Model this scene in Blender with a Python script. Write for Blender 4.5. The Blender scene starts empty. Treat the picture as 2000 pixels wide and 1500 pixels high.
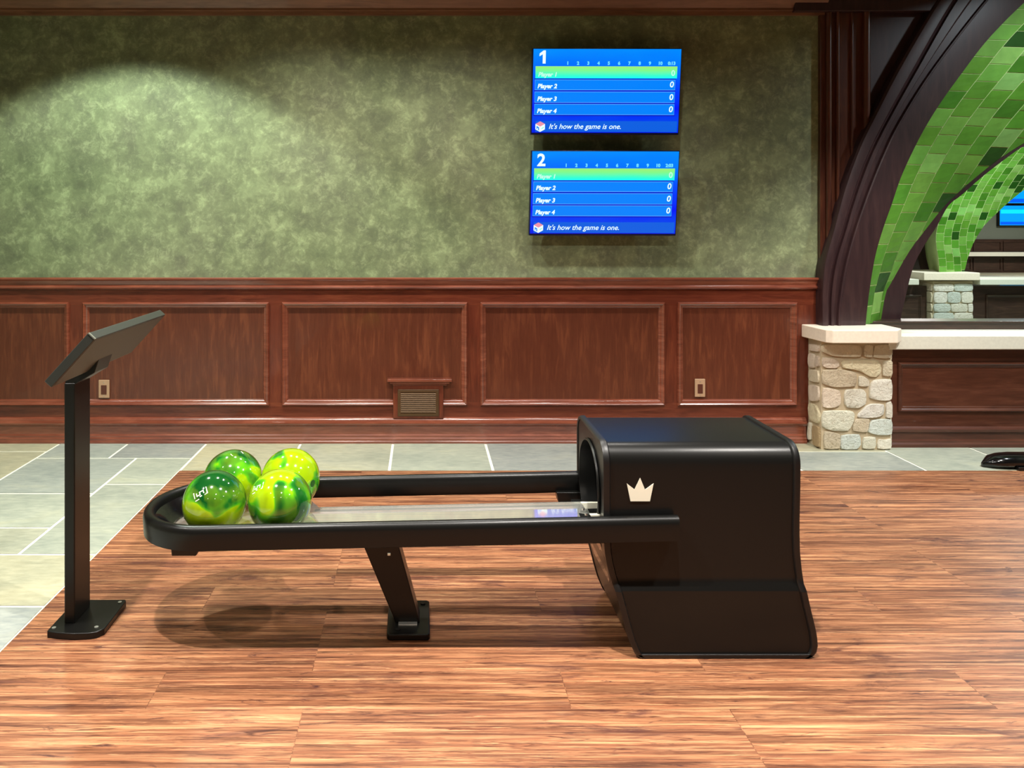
import bpy, math, random
from mathutils import Vector, Matrix
random.seed(7)
C = bpy.context.scene.collection
# ------------------------------------------------------------------ camera
F, H, PU, PV = 1500.0, 1.418, 825.0, 440.0
cam = bpy.data.cameras.new('camera'); camo = bpy.data.objects.new('camera', cam); C.objects.link(camo)
camo.location = (0, 0, H); camo.rotation_euler = (math.pi/2, 0, 0)
cam.sensor_width = 36; cam.lens = F/2000*36
cam.shift_x = (1000-PU)/2000; cam.shift_y = -(750-PV)/2000
cam.clip_end = 200
bpy.context.scene.camera = camo
# ------------------------------------------------------------------ world / exposure
sc = bpy.context.scene
w = bpy.data.worlds.new('world'); sc.world = w; w.use_nodes = True
w.node_tree.nodes['Background'].inputs[0].default_value = (0.75, 0.8, 0.85, 1)
w.node_tree.nodes['Background'].inputs[1].default_value = 0.03
sc.view_settings.view_transform = 'Standard'; sc.view_settings.look = 'None'
sc.view_settings.exposure = 0.0; sc.view_settings.gamma = 1.0; sc.view_settings.use_curve_mapping = False
sc.cycles.max_bounces = 6; sc.cycles.diffuse_bounces = 4; sc.cycles.glossy_bounces = 4; sc.cycles.transparent_max_bounces = 8
try:
    sc.cycles.use_denoising = True; sc.cycles.denoiser = 'OPENIMAGEDENOISE'; sc.cycles.sample_clamp_indirect = 4.0
except Exception: pass
ZC = 3.25
def disk(x, y, power, col=(1, .93, .82), r=.06, spread=130, z=ZC-.02, tx=0, ty=0):
    l = bpy.data.lights.new('downlight', 'AREA'); l.shape = 'DISK'; l.size = 2*r; l.energy = power; l.color = col
    l.spread = math.radians(spread)
    o = bpy.data.objects.new('downlight', l); o.location = (x, y, z); o.rotation_euler = (tx, ty, 0); C.objects.link(o); return o
def spot(x, y, power, col=(1, .93, .82), ang=80, blend=.3, r=.05, z=ZC-.02, tx=0, ty=0):
    l = bpy.data.lights.new('downlight', 'SPOT'); l.energy = power; l.color = col; l.spot_size = math.radians(ang); l.spot_blend = blend
    l.shadow_soft_size = r
    o = bpy.data.objects.new('downlight', l); o.location = (x, y, z); o.rotation_euler = (tx, ty, 0); C.objects.link(o); return o
WARM = (1, .90, .76); NEU = (1, .95, .88); COOL = (.82, .95, 1)
# a grid of recessed ceiling lamps; the row near the back wall washes the plaster
spot(-1.85, 3.95, 285, (.90, 1, .88), 112, .22)
spot(-.62, 3.90, 125, (1, .98, .86), 126, .55)
spot(.22, 3.90, 105, NEU, 126, .6)
spot(1.25, 3.95, 66, NEU, 120, .9)
spot(3.05, 2.9, 350, NEU, 58, .7, tx=.56)
for x, p in ((-2.4, 34), (-.95, 66), (.6, 66), (2.1, 56)):
    disk(x, 1.80, p, NEU, .035)
for x, p in ((-2.2, 7), (.3, 8), (2.6, 8)):
    disk(x, 0.2, p, WARM, .07)
for x, p in ((-1.6, 7), (.6, 8), (2.8, 7)):
    disk(x, -1.6, p, WARM, .08)
disk(4.3, 4.0, 45, COOL, .08, 150)
# lamps of the hall beyond the arch
disk(4.4, 6.4, 50, (.92, 1, .9), .15, 170)
disk(6.6, 7.6, 110, (.86, 1, .97), .2, 170)
disk(8.0, 12.5, 170, (1, .95, .88), .25, 170)
disk(17.0, 19.0, 300, (1, .95, .88), .3, 170)
# ------------------------------------------------------------------ helpers
def P(u, v, s):            # point that stands at scale s (pixels per metre, so its distance is F/s)
    return Vector(((u-PU)/s, F/s, H-(v-PV)/s))
def X(u, s): return (u-PU)/s
def Z(v, s): return H-(v-PV)/s
def lin(c):
    return tuple((x/255/12.92 if x/255 <= .04045 else ((x/255+.055)/1.055)**2.4) for x in c)
class MB:
    def __init__(s): s.v = []; s.f = []; s.m = []; s.c = []
    def add(s, vs, fs, mi=0, col=None):
        b = len(s.v); s.v += [tuple(p) for p in vs]
        for f in fs: s.f.append([b+i for i in f]); s.m.append(mi); s.c.append(col)
    def box(s, x0, x1, y0, y1, z0, z1, mi=0, col=None):
        s.add([(x0,y0,z0),(x1,y0,z0),(x1,y1,z0),(x0,y1,z0),(x0,y0,z1),(x1,y0,z1),(x1,y1,z1),(x0,y1,z1)],
              [(0,3,2,1),(4,5,6,7),(0,1,5,4),(1,2,6,5),(2,3,7,6),(3,0,4,7)], mi, col)
    def prism(s, pts, off, mi=0, col=None):      # polygon extruded by off
        n = len(pts); o = Vector(off); a = [Vector(p) for p in pts]
        s.add(a+[p+o for p in a], [list(range(n)), list(range(2*n-1, n-1, -1))]+[(i, i+n, (i+1)%n+n, (i+1)%n) for i in range(n)], mi, col)
    def sweep(s, rings, closed_path=False, closed_ring=True, caps=True, mi=0):
        n = len(rings[0]); vs = [p for r in rings for p in r]; fs = []
        m = len(rings)
        for i in range(m if closed_path else m-1):
            for j in range(n if closed_ring else n-1):
                a, b = i*n+j, i*n+(j+1)%n; c, d = ((i+1)%m)*n+(j+1)%n, ((i+1)%m)*n+j
                fs.append((a, b, c, d))
        if caps and not closed_path and closed_ring: fs += [list(range(n-1, -1, -1)), [(m-1)*n+j for j in range(n)]]
        s.add(vs, fs, mi)
    def cyl(s, c, axis, r, h, n=24, r2=None, mi=0):
        ax = Vector(axis).normalized(); t = ax.orthogonal().normalized(); b = ax.cross(t); c = Vector(c); r2 = r if r2 is None else r2
        s.sweep([[c+(t*math.cos(k*2*math.pi/n)+b*math.sin(k*2*math.pi/n))*r for k in range(n)],
                 [c+ax*h+(t*math.cos(k*2*math.pi/n)+b*math.sin(k*2*math.pi/n))*r2 for k in range(n)]], mi=mi)
    def build(s, name, mats, parent=None, smooth=None, bevel=0, seg=2, origin=None, fix=True):
        me = bpy.data.meshes.new(name)
        o = bpy.data.objects.new(name, me)
        vs = s.v
        if parent is not None:
            pm = parent_world(parent); vs = [tuple(Vector(p)-pm) for p in vs]
        elif origin is not None:
            vs = [tuple(Vector(p)-Vector(origin)) for p in vs]; o.location = origin
        me.from_pydata(vs, [], s.f)
        if not isinstance(mats, (list, tuple)): mats = [mats]
        for m in mats: me.materials.append(m)
        for p, mi in zip(me.polygons, s.m): p.material_index = mi
        if any(c is not None for c in s.c):
            ca = me.color_attributes.new('tone', 'FLOAT_COLOR', 'CORNER')
            for p, c in zip(me.polygons, s.c):
                c = c or (1, 1, 1)
                for li in p.loop_indices: ca.data[li].color = (c[0], c[1], c[2], 1)
        if fix:
            import bmesh
            b = bmesh.new(); b.from_mesh(me); bmesh.ops.recalc_face_normals(b, faces=b.faces); b.to_mesh(me); b.free()
        me.update()
        C.objects.link(o)
        if parent is not None: o.parent = parent
        if smooth is not None:
            for p in me.polygons: p.use_smooth = True
            me.set_sharp_from_angle(angle=math.radians(smooth))
        if bevel:
            bv = o.modifiers.new('bevel', 'BEVEL'); bv.width = bevel; bv.segments = seg; bv.limit_method = 'ANGLE'; bv.angle_limit = math.radians(40)
            for p in me.polygons: p.use_smooth = True
            me.set_sharp_from_angle(angle=math.radians(30))
            bv.harden_normals = True
        return o
def parent_world(p):
    v = Vector((0, 0, 0))
    while p is not None: v = v+Vector(p.location); p = p.parent
    return v
def tag(o, label=None, cat=None, group=None, kind=None):
    if label: o['label'] = label
    if cat: o['category'] = cat
    if group: o['group'] = group
    if kind: o['kind'] = kind
    return o
def thing(name, loc, label, cat, group=None):
    o = bpy.data.objects.new(name, None); o.location = loc; o.empty_display_size = .1; C.objects.link(o)
    return tag(o, label, cat, group)
def struct(o): o['kind'] = 'structure'; return o
def interp(tab, t):
    if t <= tab[0][0]: a, b = tab[0], tab[1]
    elif t >= tab[-1][0]: a, b = tab[-2], tab[-1]
    else:
        for a, b in zip(tab, tab[1:]):
            if a[0] <= t <= b[0]: break
    k = (t-a[0])/(b[0]-a[0]); return a[1]+(b[1]-a[1])*k
def smoothpath(pts, n=6):      # Catmull-Rom through points
    pts = [Vector(p) for p in pts]; q = [pts[0]*2-pts[1]]+pts+[pts[-1]*2-pts[-2]]; out = []
    for i in range(1, len(q)-2):
        for k in range(n):
            t = k/n; p0, p1, p2, p3 = q[i-1:i+3]
            out.append(.5*((2*p1)+(p2-p0)*t+(2*p0-5*p1+4*p2-p3)*t*t+(3*p1-p0-3*p2+p3)*t**3))
    return out+[pts[-1]]
# ------------------------------------------------------------------ materials
class N:
    def __init__(s, name):
        s.mat = bpy.data.materials.new(name); s.mat.use_nodes = True; s.t = s.mat.node_tree; s.b = s.t.nodes['Principled BSDF']
        s.tc = None
    def n(s, typ, **kw):
        x = s.t.nodes.new(typ)
        for k, v in kw.items():
            if k.startswith('i_'):
                key = k[2:].replace('_', ' '); x.inputs[key].default_value = v
            else: setattr(x, k, v)
        return x
    def l(s, a, b): s.t.links.new(a, b); return s
    def coord(s, scale=(1, 1, 1), kind='Object', rot=(0, 0, 0), loc=(0, 0, 0)):
        if s.tc is None: s.tc = s.n('ShaderNodeTexCoord')
        m = s.n('ShaderNodeMapping'); m.inputs['Scale'].default_value = scale; m.inputs['Rotation'].default_value = rot; m.inputs['Location'].default_value = loc
        s.l(s.tc.outputs[kind], m.inputs['Vector']); return m.outputs[0]
    def noise(s, vec, scale=5, detail=4, rough=.5, dist=0):
        x = s.n('ShaderNodeTexNoise'); x.inputs['Scale'].default_value = scale; x.inputs['Detail'].default_value = detail
        x.inputs['Roughness'].default_value = rough; x.inputs['Distortion'].default_value = dist; s.l(vec, x.inputs['Vector']); return x.outputs[0]
    def ramp(s, fac, stops, interp='LINEAR'):
        r = s.n('ShaderNodeValToRGB'); e = r.color_ramp.elements; r.color_ramp.interpolation = interp
        while len(e) < len(stops): e.new(.5)
        for k, (p, c) in enumerate(stops): e[k].position = p; e[k].color = (*c, 1) if len(c) == 3 else c
        s.l(fac, r.inputs[0]); return r.outputs[0]
    def mix(s, fac, a, b, mode='MIX'):
        m = s.n('ShaderNodeMix', data_type='RGBA', blend_type=mode)
        for sock, val in ((m.inputs[0], fac), (m.inputs[6], a), (m.inputs[7], b)):
            if isinstance(val, bpy.types.NodeSocket): s.l(val, sock)
            elif isinstance(val, (int, float)): sock.default_value = val
            else: sock.default_value = (*val, 1)
        return m.outputs[2]
    def bump(s, h, strength=.3, dist=.01):
        b = s.n('ShaderNodeBump'); b.inputs['Strength'].default_value = strength; b.inputs['Distance'].default_value = dist
        s.l(h, b.inputs['Height']); s.l(b.outputs[0], s.b.inputs['Normal']); return s
    def out(s, col=None, rough=.5, metal=0, spec=.5, coat=0):
        if isinstance(col, bpy.types.NodeSocket): s.l(col, s.b.inputs['Base Color'])
        elif col is not None: s.b.inputs['Base Color'].default_value = (*col, 1)
        if isinstance(rough, bpy.types.NodeSocket): s.l(rough, s.b.inputs['Roughness'])
        else: s.b.inputs['Roughness'].default_value = rough
        s.b.inputs['Metallic'].default_value = metal; s.b.inputs['Specular IOR Level'].default_value = spec
        s.b.inputs['Coat Weight'].default_value = coat; s.b.inputs['Coat Roughness'].default_value = .04
        return s.mat
W = (0, 0, 0)
def plain(name, rgb, rough=.5, metal=0, spec=.5, coat=0, grain=0, gs=200):
    k = N(name)
    if grain:
        h = k.noise(k.coord(), gs, 2); k.bump(h, grain, .001)
        c = k.mix(h, tuple(x*.9 for x in lin(rgb)), tuple(min(1, x*1.1) for x in lin(rgb)))
        return k.out(c, rough, metal, spec, coat)
    return k.out(lin(rgb), rough, metal, spec, coat)
def emit(name, rgb, st=1.0, node=None):
    k = N(name); k.b.inputs['Base Color'].default_value = (0, 0, 0, 1); k.b.inputs['Emission Color'].default_value = (*lin(rgb), 1)
    k.b.inputs['Emission Strength'].default_value = st; k.b.inputs['Roughness'].default_value = .3; return k.mat
# plaster: sponged green
k = N('sponged_plaster')
cv = k.coord()
big = k.noise(cv, 1.1, 3, .5, .4); mid = k.noise(cv, 5.2, 9, .62, .35); fine = k.noise(cv, 15, 9, .78, .35)
c1 = k.ramp(big, [(.35, lin((100, 116, 80))), (.65, lin((140, 140, 116)))])
c2 = k.ramp(mid, [(.36, lin((98, 102, 84))), (.46, lin((116, 126, 96))), (.51, lin((130, 142, 106))), (.57, lin((136, 148, 110))), (.62, lin((162, 178, 132)))])
c3 = k.ramp(fine, [(.40, lin((90, 98, 72))), (.52, lin((122, 134, 98))), (.62, lin((178, 192, 144)))])
col = k.mix(.62, c1, c2); col = k.mix(.38, col, c3)
k.bump(fine, .15, .004); M_plaster = k.out(col, .62, spec=.3)
def stained_wood(name, a, b, c, axis, rough=.3):
    k = N(name)
    s1 = (1.2, 1.2, 9) if axis == 'x' else (9, 9, 1.2)
    g = k.noise(k.coord(s1), 3.2, 6, .6, .6); f = k.noise(k.coord((s1[0]*1.5, s1[1]*1.5, s1[2]*4) if axis == 'x' else (s1[0]*4, s1[1]*4, s1[2]*1.5)), 5, 4, .6)
    bl = k.noise(k.coord((1.3, 1.3, 1.3)), 1.6, 3, .5, .3)
    col = k.ramp(g, [(.3, lin(a)), (.5, lin(b)), (.68, lin(c))]); col = k.mix(.25, col, k.ramp(f, [(.35, lin(a)), (.65, lin(c))]))
    col = k.mix(k.ramp(bl, [(.4, (0, 0, 0)), (.62, (.45,)*3)]), col, lin(b))
    k.bump(f, .06, .002)
    return k.out(col, rough, spec=.5, coat=.25)
M_rail = stained_wood('mahogany_rail', (70, 28, 18), (100, 44, 29), (122, 62, 40), 'x', .27)
M_mould = stained_wood('polished_moulding', (92, 42, 28), (122, 62, 44), (150, 84, 62), 'x', .2)  # base colour lightened to imitate strong light caught by the mouldings
M_mould.node_tree.nodes['Principled BSDF'].inputs['Coat Weight'].default_value = 1.0; M_mould.node_tree.nodes['Principled BSDF'].inputs['Coat Roughness'].default_value = .22
M_stile = stained_wood('mahogany_stile', (70, 28, 18), (98, 42, 27), (120, 60, 38), 'z', .3)
M_field = stained_wood('mahogany_panel', (78, 36, 22), (88, 42, 27), (118, 64, 40), 'z', .33)
M_dark = stained_wood('dark_arch_wood', (36, 20, 24), (50, 30, 33), (64, 42, 42), 'z', .42)
M_post = stained_wood('dark_post_wood', (48, 20, 12), (70, 32, 20), (100, 56, 34), 'z', .3)
M_post.node_tree.nodes['Principled BSDF'].inputs['Coat Weight'].default_value = .9; M_post.node_tree.nodes['Principled BSDF'].inputs['Coat Roughness'].default_value = .2
M_crownw = stained_wood('crown_wood', (88, 58, 40), (120, 84, 60), (140, 100, 74), 'x', .4)
M_low = stained_wood('low_wall_wood', (62, 32, 22), (84, 46, 33), (104, 62, 46), 'x', .32)
M_hallwood = stained_wood('hall_wood', (40, 26, 20), (58, 40, 32), (78, 56, 44), 'x', .35)
# plank floor
k = N('wood_floor')
tc = k.coord()
br = k.n('ShaderNodeTexBrick'); k.l(k.coord((1, 1, 1), loc=(.35, .03, 0)), br.inputs['Vector'])
br.offset = .37; br.offset_frequency = 3; br.inputs['Scale'].default_value = 1; br.inputs['Brick Width'].default_value = 1.25; br.inputs['Row Height'].default_value = .19
br.inputs['Mortar Size'].default_value = .0012; br.inputs['Color1'].default_value = (0, 0, 0, 1); br.inputs['Color2'].default_value = (1, 1, 1, 1); br.inputs['Mortar'].default_value = (.5, .5, .5, 1)
vm = k.n('ShaderNodeVectorMath', operation='MULTIPLY_ADD'); k.l(br.outputs['Color'], vm.inputs[0]); vm.inputs[1].default_value = (7, 3, 0); k.l(tc, vm.inputs[2])
def strv(sx, sy):
    m = k.n('ShaderNodeMapping'); m.inputs['Scale'].default_value = (sx, sy, 1); k.l(vm.outputs[0], m.inputs['Vector']); return m.outputs[0]
n0 = k.noise(strv(.55, 5), 2.0, 5, .55, .6)
n1 = k.noise(strv(.42, 10), 2.4, 9, .72, .5)
n2 = k.noise(strv(.5, 20), 3.0, 9, .72, .5)
n3 = k.noise(strv(1.0, 5.5), 2.4, 7, .68, 1.0)
n4 = k.noise(strv(.32, 15), 3.0, 6, .58, .8)
n5 = k.noise(strv(.4, 24), 2.5, 6, .58, .8)
col = k.ramp(n0, [(.36, lin((98, 60, 46))), (.5, lin((142, 92, 64))), (.64, lin((182, 124, 86)))])
col = k.mix(.5, col, k.ramp(n1, [(.36, lin((50, 26, 22))), (.46, lin((112, 68, 50))), (.54, lin((160, 104, 72))), (.67, lin((226, 166, 118)))]))
col = k.mix(.45, col, k.ramp(n2, [(.40, lin((60, 32, 26))), (.50, lin((148, 96, 66))), (.63, lin((240, 184, 134)))]))
col = k.mix(k.ramp(n3, [(.54, (0, 0, 0)), (.66, (.85,)*3)]), col, lin((70, 38, 40)))
col = k.mix(k.ramp(n4, [(.482, (0, 0, 0)), (.5, (.85,)*3), (.518, (0, 0, 0))]), col, lin((64, 28, 20)))
col = k.mix(k.ramp(n5, [(.485, (0, 0, 0)), (.498, (.5,)*3), (.512, (0, 0, 0))]), col, lin((240, 186, 136)))
col = k.mix(.12, col, k.ramp(br.outputs['Color'], [(0, lin((130, 78, 54))), (1, lin((204, 140, 96)))]))
mo = k.ramp(br.outputs['Fac'], [(0, (0, 0, 0)), (1, (.3,)*3)])
col = k.mix(mo, col, lin((60, 32, 22)))
n6 = k.noise(strv(1.4, 7.5), 2.2, 8, .7, 1.6)
col = k.mix(k.ramp(n6, [(.60, (0, 0, 0)), (.68, (.9,)*3)]), col, lin((62, 34, 36)))
n7 = k.noise(strv(.22, 9), 3.0, 5, .6, .9)
col = k.mix(k.ramp(n7, [(.488, (0, 0, 0)), (.5, (.85,)*3), (.512, (0, 0, 0))]), col, lin((58, 26, 20)))
n8 = k.noise(strv(.45, 14), 2.6, 9, .74, .6)
col = k.mix(1.0, col, k.ramp(n8, [(.38, (.46, .42, .42)), (.47, (.84, .82, .82)), (.54, (1.02, 1.02, 1.02)), (.64, (1.22, 1.2, 1.18))]), 'MULTIPLY')
k.bump(n2, .25, .002); M_floor = k.out(col, .42, spec=.35)
# slate
k = N('slate')
at = k.n('ShaderNodeAttribute', attribute_name='tone')
n1 = k.noise(k.coord((1, 1.6, 1)), 2.6, 6, .6, .6); n2 = k.noise(k.coord((1, 3, 1)), 14, 5, .6)
col = k.mix(1.0, at.outputs['Color'], k.ramp(n1, [(.3, (.72, .76, .78)), (.55, (1, 1, 1)), (.75, (1.18, 1.12, .98))]), 'MULTIPLY')
col = k.mix(.35, col, k.ramp(n2, [(.35, lin((104, 112, 108))), (.7, lin((178, 180, 164)))]))
k.bump(n2, .2, .004); M_slate = k.out(col, .42, spec=.45)
M_grout = plain('pale_grout', (236, 234, 220), .8, grain=.1)
# stone
k = N('rough_stone')
at = k.n('ShaderNodeAttribute', attribute_name='tone')
n1 = k.noise(k.coord(), 22, 8, .7, .8); n2 = k.noise(k.coord(), 70, 5, .7)
col = k.mix(1.0, at.outputs['Color'], k.ramp(n1, [(.30, (.70, .64, .56)), (.42, (.97, .95, .92)), (.7, (1.06, 1.06, 1.05))]), 'MULTIPLY')
ad = k.n('ShaderNodeMath', operation='ADD'); k.l(n1, ad.inputs[0]); k.l(n2, ad.inputs[1])
k.bump(ad.outputs[0], .8, .02); M_stone = k.out(col, .85, spec=.2)
M_mortar = plain('mortar', (196, 180, 150), .9, grain=.3, gs=90)
M_cap = plain('limestone_cap', (246, 232, 212), .6, grain=.08, gs=60)
M_ledge = plain('pale_ledge', (224, 224, 208), .5, grain=.05, gs=60)
# green glazed tiles
k = N('green_tile')
at = k.n('ShaderNodeAttribute', attribute_name='tone')
n1 = k.noise(k.coord(), 9, 4, .6)
col = k.mix(1.0, at.outputs['Color'], k.ramp(n1, [(.3, (.82, .85, .8)), (.7, (1.12, 1.1, 1.1))]), 'MULTIPLY')
M_tile = k.out(col, .35, spec=.4)
M_tgrout = plain('tile_grout', (196, 222, 146), .8)
# metals
k = N('black_metal'); h = k.noise(k.coord(), 420, 2); k.bump(h, .05, .0005); M_black = k.out(lin((16, 16, 15)), .33, .0, .32)
M_black2 = plain('black_rubber', (15, 14, 14), .42)
M_blackg = plain('gloss_black', (12, 12, 13), .12, spec=.6)
M_hood = (lambda k: (k.bump(k.noise(k.coord((1, 1, 1)), 600, 2), .04, .0004), k.out(lin((19, 19, 18)), .31, .0, .30))[1])(N('hood_metal'))
M_void = plain('dark_inside', (6, 6, 7), .6)
M_grey = plain('grey_back', (70, 66, 60), .5, grain=.05)
M_white = plain('white_enamel', (236, 234, 214), .4)
M_chrome = plain('brushed_chrome', (225, 225, 220), .22, .9)
M_screw = plain('screw_steel', (190, 190, 185), .3, .8)
M_plate = plain('tan_plate', (176, 142, 112), .45)
M_platedk = plain('brown_insert', (84, 44, 32), .4)
M_reg = plain('bronze_register', (92, 68, 44), .4, .5)
M_ceil = plain('ceiling_paint', (120, 112, 96), .8, grain=.05)
M_wallp = plain('wall_paint', (120, 118, 96), .8, grain=.05)
M_hallwall = plain('hall_wall_paint', (104, 112, 100), .7, grain=.05)
# clear acrylic tray
k = N('clear_acrylic')
k.t.nodes.remove(k.b)
tr = k.n('ShaderNodeBsdfTransparent'); tr.inputs[0].default_value = (.86, .88, .86, 1)
gl = k.n('ShaderNodeBsdfGlossy'); gl.inputs['Roughness'].default_value = .05; gl.inputs[0].default_value = (1, 1, 1, 1)
df = k.n('ShaderNodeBsdfDiffuse'); df.inputs[0].default_value = (*lin((236, 236, 226)), 1)
m0 = k.n('ShaderNodeMixShader'); m0.inputs[0].default_value = .4; k.l(tr.outputs[0], m0.inputs[1]); k.l(df.outputs[0], m0.inputs[2])
mx = k.n('ShaderNodeMixShader'); mx.inputs[0].default_value = .66; k.l(m0.outputs[0], mx.inputs[1]); k.l(gl.outputs[0], mx.inputs[2])
k.l(mx.outputs[0], k.t.nodes['Material Output'].inputs[0]); M_acryl = k.mat
# bowling ball
def ball_mat(name, seed, bias, gz=0):
    k = N(name)
    v = k.coord((1, 1, 1), loc=(seed, seed*.37, seed*1.7))
    n1 = k.noise(v, 4.2, 1.5, .4, 2.2); n2 = k.noise(v, 8, 2, .5, 1.6)
    sx = k.n('ShaderNodeSeparateXYZ'); k.l(k.coord(), sx.inputs[0])
    ma = k.n('ShaderNodeMath', operation='MULTIPLY_ADD'); k.l(sx.outputs[2], ma.inputs[0]); ma.inputs[1].default_value = gz; k.l(n1, ma.inputs[2]); n1 = ma.outputs[0]
    col = k.ramp(n1, [(.30-bias, lin((10, 70, 24))), (.43-bias, lin((34, 118, 34))), (.49-bias, lin((84, 176, 22))), (.53-bias, lin((160, 196, 10))), (.66-bias, lin((150, 176, 6)))])
    col = k.mix(.2, col, k.ramp(n2, [(.42, lin((12, 80, 22))), (.58, lin((150, 196, 14)))]))
    return k.out(col, .09, spec=.6, coat=.8)
# ------------------------------------------------------------------ setting
SW = 299.0; YW = F/SW          # back wall stands at 299 px per metre
def zw(v): return Z(v, SW)
def xw(u): return X(u, SW)
XL, XR, YB = -3.4, 5.2, -3.2
# wooden lane floor
fl = MB(); XE, YE = -1.403, F/338.0
fl.box(XE, XR, YB, YE, -.05, 0.0)
struct(fl.build('floor', M_floor))
# slate floor: slabs with pale grout between them
gb = MB(); gb.box(XL-.1, XE, YB, 4.98+.3, -.06, -.003); gb.box(XE, 22, YE, 24, -.06, -.003)
struct(gb.build('floor_grout', M_grout))
TONES = [(170, 178, 170), (180, 180, 156), (162, 168, 160), (190, 184, 150), (158, 163, 160), (180, 186, 168), (166, 172, 156)]
slabs = []
xB, xC, xD = -1.742, -2.355, -1.912
Yv = lambda v: F*H/(v-440)
y1, y2, y3, y4, y5, y6, y7 = Yv(894.5), Yv(945.5), Yv(963.5), Yv(1030.6), Yv(1082.6), Yv(1184), Yv(881.6)
S = slabs.append
S((xD, XE, y1, YW+.2, 4)); S((xC, xD, y1, YW+.2, 0)); S((-2.95, xC, y7, YW+.2, 3)); S((XL, -2.95, y7, YW+.2, 1)); S((-3.0, xC, y3, y7, 3)); S((XL, -3.0, y3, y7, 5))
S((xB, XE, y2, y1, 5)); S((xB, XE, y5, y2, 6)); S((xC, xB, y3, y1, 0)); S((xC, xB, y4, y3, 5)); S((xC, xB, y5, y4, 1)); S((-2.9, xC, y4, y3, 2)); S((-2.9, xC, y5, y4, 0)); S((XL, -2.9, y5, y3, 3))
S((-2.05, XE, y6, y5, 3)); S((-2.8, -2.05, y6, y5, 2)); S((XL, -2.8, y6, y5, 5))
yy = y6; rng = random.Random(3)
while yy > YB:
    ny = yy-rng.choice([.35, .5, .62]); x = XE
    while x > XL:
        nx = max(x-rng.choice([.35, .55, .75]), XL)
        if nx < XL+.2: nx = XL
        S((nx, x, max(ny, YB), yy, rng.randrange(7))); x = nx
    yy = ny
xs = [XE, -.79, -.192, .409, 1.05, 1.62, 2.197, 2.916, 3.489, 4.15, 4.8, 5.4, 6.1]
for i, (a, b) in enumerate(zip(xs, xs[1:])):
    if a >= 2.19 and a < 2.9:
        S((a, b, YE, Yv(882), 2)); S((a, b, Yv(882), YW+.3, 3))
    else: S((a, b, YE, YW+.3, [3, 1, 5, 4, 0, 5, 2, 5, 6, 0, 1, 2][i]))
yy = YW+.3
while yy < 23.5:
    ny = yy+rng.choice([.6, .9, 1.2]); x = 1.5
    while x < 21:
        nx = x+rng.choice([.6, .9, 1.3]); S((x, nx, yy, ny, rng.choice([1, 3, 6]))); x = nx
    yy = ny
sl = MB(); g = .0085
for a, b, c, d, t in slabs:
    if d-c < .03: continue
    kk = rng.uniform(.92, 1.07); co = [x*kk for x in lin(TONES[t])]
    sl.box(a+g, b-g, c+g, d-g, -.02, .0, 0, co)
struct(sl.build('floor_slate', M_slate))
# ceiling and plain walls outside the picture
cm = MB(); cm.box(XL-.1, XR+.2, YB-.1, 5.3, ZC, ZC+.1); struct(cm.build('ceiling', M_ceil))
cm = MB(); cm.box(1.0, 22.2, 5.3, 23.3, 3.6, 3.7); struct(cm.build('ceiling_hall', M_ceil))
cm = MB(); cm.box(1.0, 22.2, 5.28, 5.34, ZC+.1, 3.6); struct(cm.build('ceiling_drop', M_ceil))
wm = MB(); wm.box(XL-.1, XL, YB, YW+.12, 0, ZC); struct(wm.build('wall_left', M_wallp))
wm = MB(); wm.box(XR, XR+.1, YB, 5.28, 0, ZC); struct(wm.build('wall_right', M_wallp))
wm = MB(); wm.box(XL, XR, YB-.1, YB, 0, ZC); struct(wm.build('wall_front', M_wallp))
wm = MB(); wm.box(22.0, 22.2, 5.3, 23.3, 0, 3.6); struct(wm.build('wall_hall_right', M_hallwall))
wm = MB(); wm.box(1.0, 1.1, 5.25, 23.3, 0, 3.6); struct(wm.build('wall_hall_left', M_hallwall))
# back wall plaster
XJ = xw(1603)
wm = MB(); wm.box(XL, XJ+.05, YW+.015, YW+.2, 0, ZC); struct(wm.build('wall_back', M_plaster))
# ---- mouldings
def extr(mb, prof, x0, x1, mit=(0, 0), yb=None):
    """profile list of (out, z): out = distance in front of the wall; run along X"""
    yb = YW if yb is None else yb
    a = [(x0+mit[0]*o, yb-o, z) for o, z in prof]; b = [(x1-mit[1]*o, yb-o, z) for o, z in prof]
    mb.sweep([a, b])
cr = MB()
zc = zw(30)
extr(cr, [(-.015, zc), (.012, zc), (.016, zc+.022), (.03, zc+.026), (.03, zc+.04), (.07, zc+.085), (.075, zc+.12), (.09, zc+.125), (.09, zc+.26), (.10, zc+.27), (.10, ZC), (-.015, ZC)], XL, XJ+.02)
struct(cr.build('trim_1', M_crownw, smooth=30))
ch = MB()
zt = zw(541)
extr(ch, [(-.015, zt-.002), (.028, zt-.002), (.034, zt-.007), (.034, zt-.014), (.028, zt-.020), (.020, zt-.024), (.017, zt-.034), (.012, zt-.046), (.012, zt-.052), (.022, zt-.060), (.024, zt-.068), (.018, zt-.076), (.004, zt-.082), (-.015, zt-.082)], XL, xw(1600))
struct(ch.build('trim_2', M_mould, smooth=35))
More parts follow.
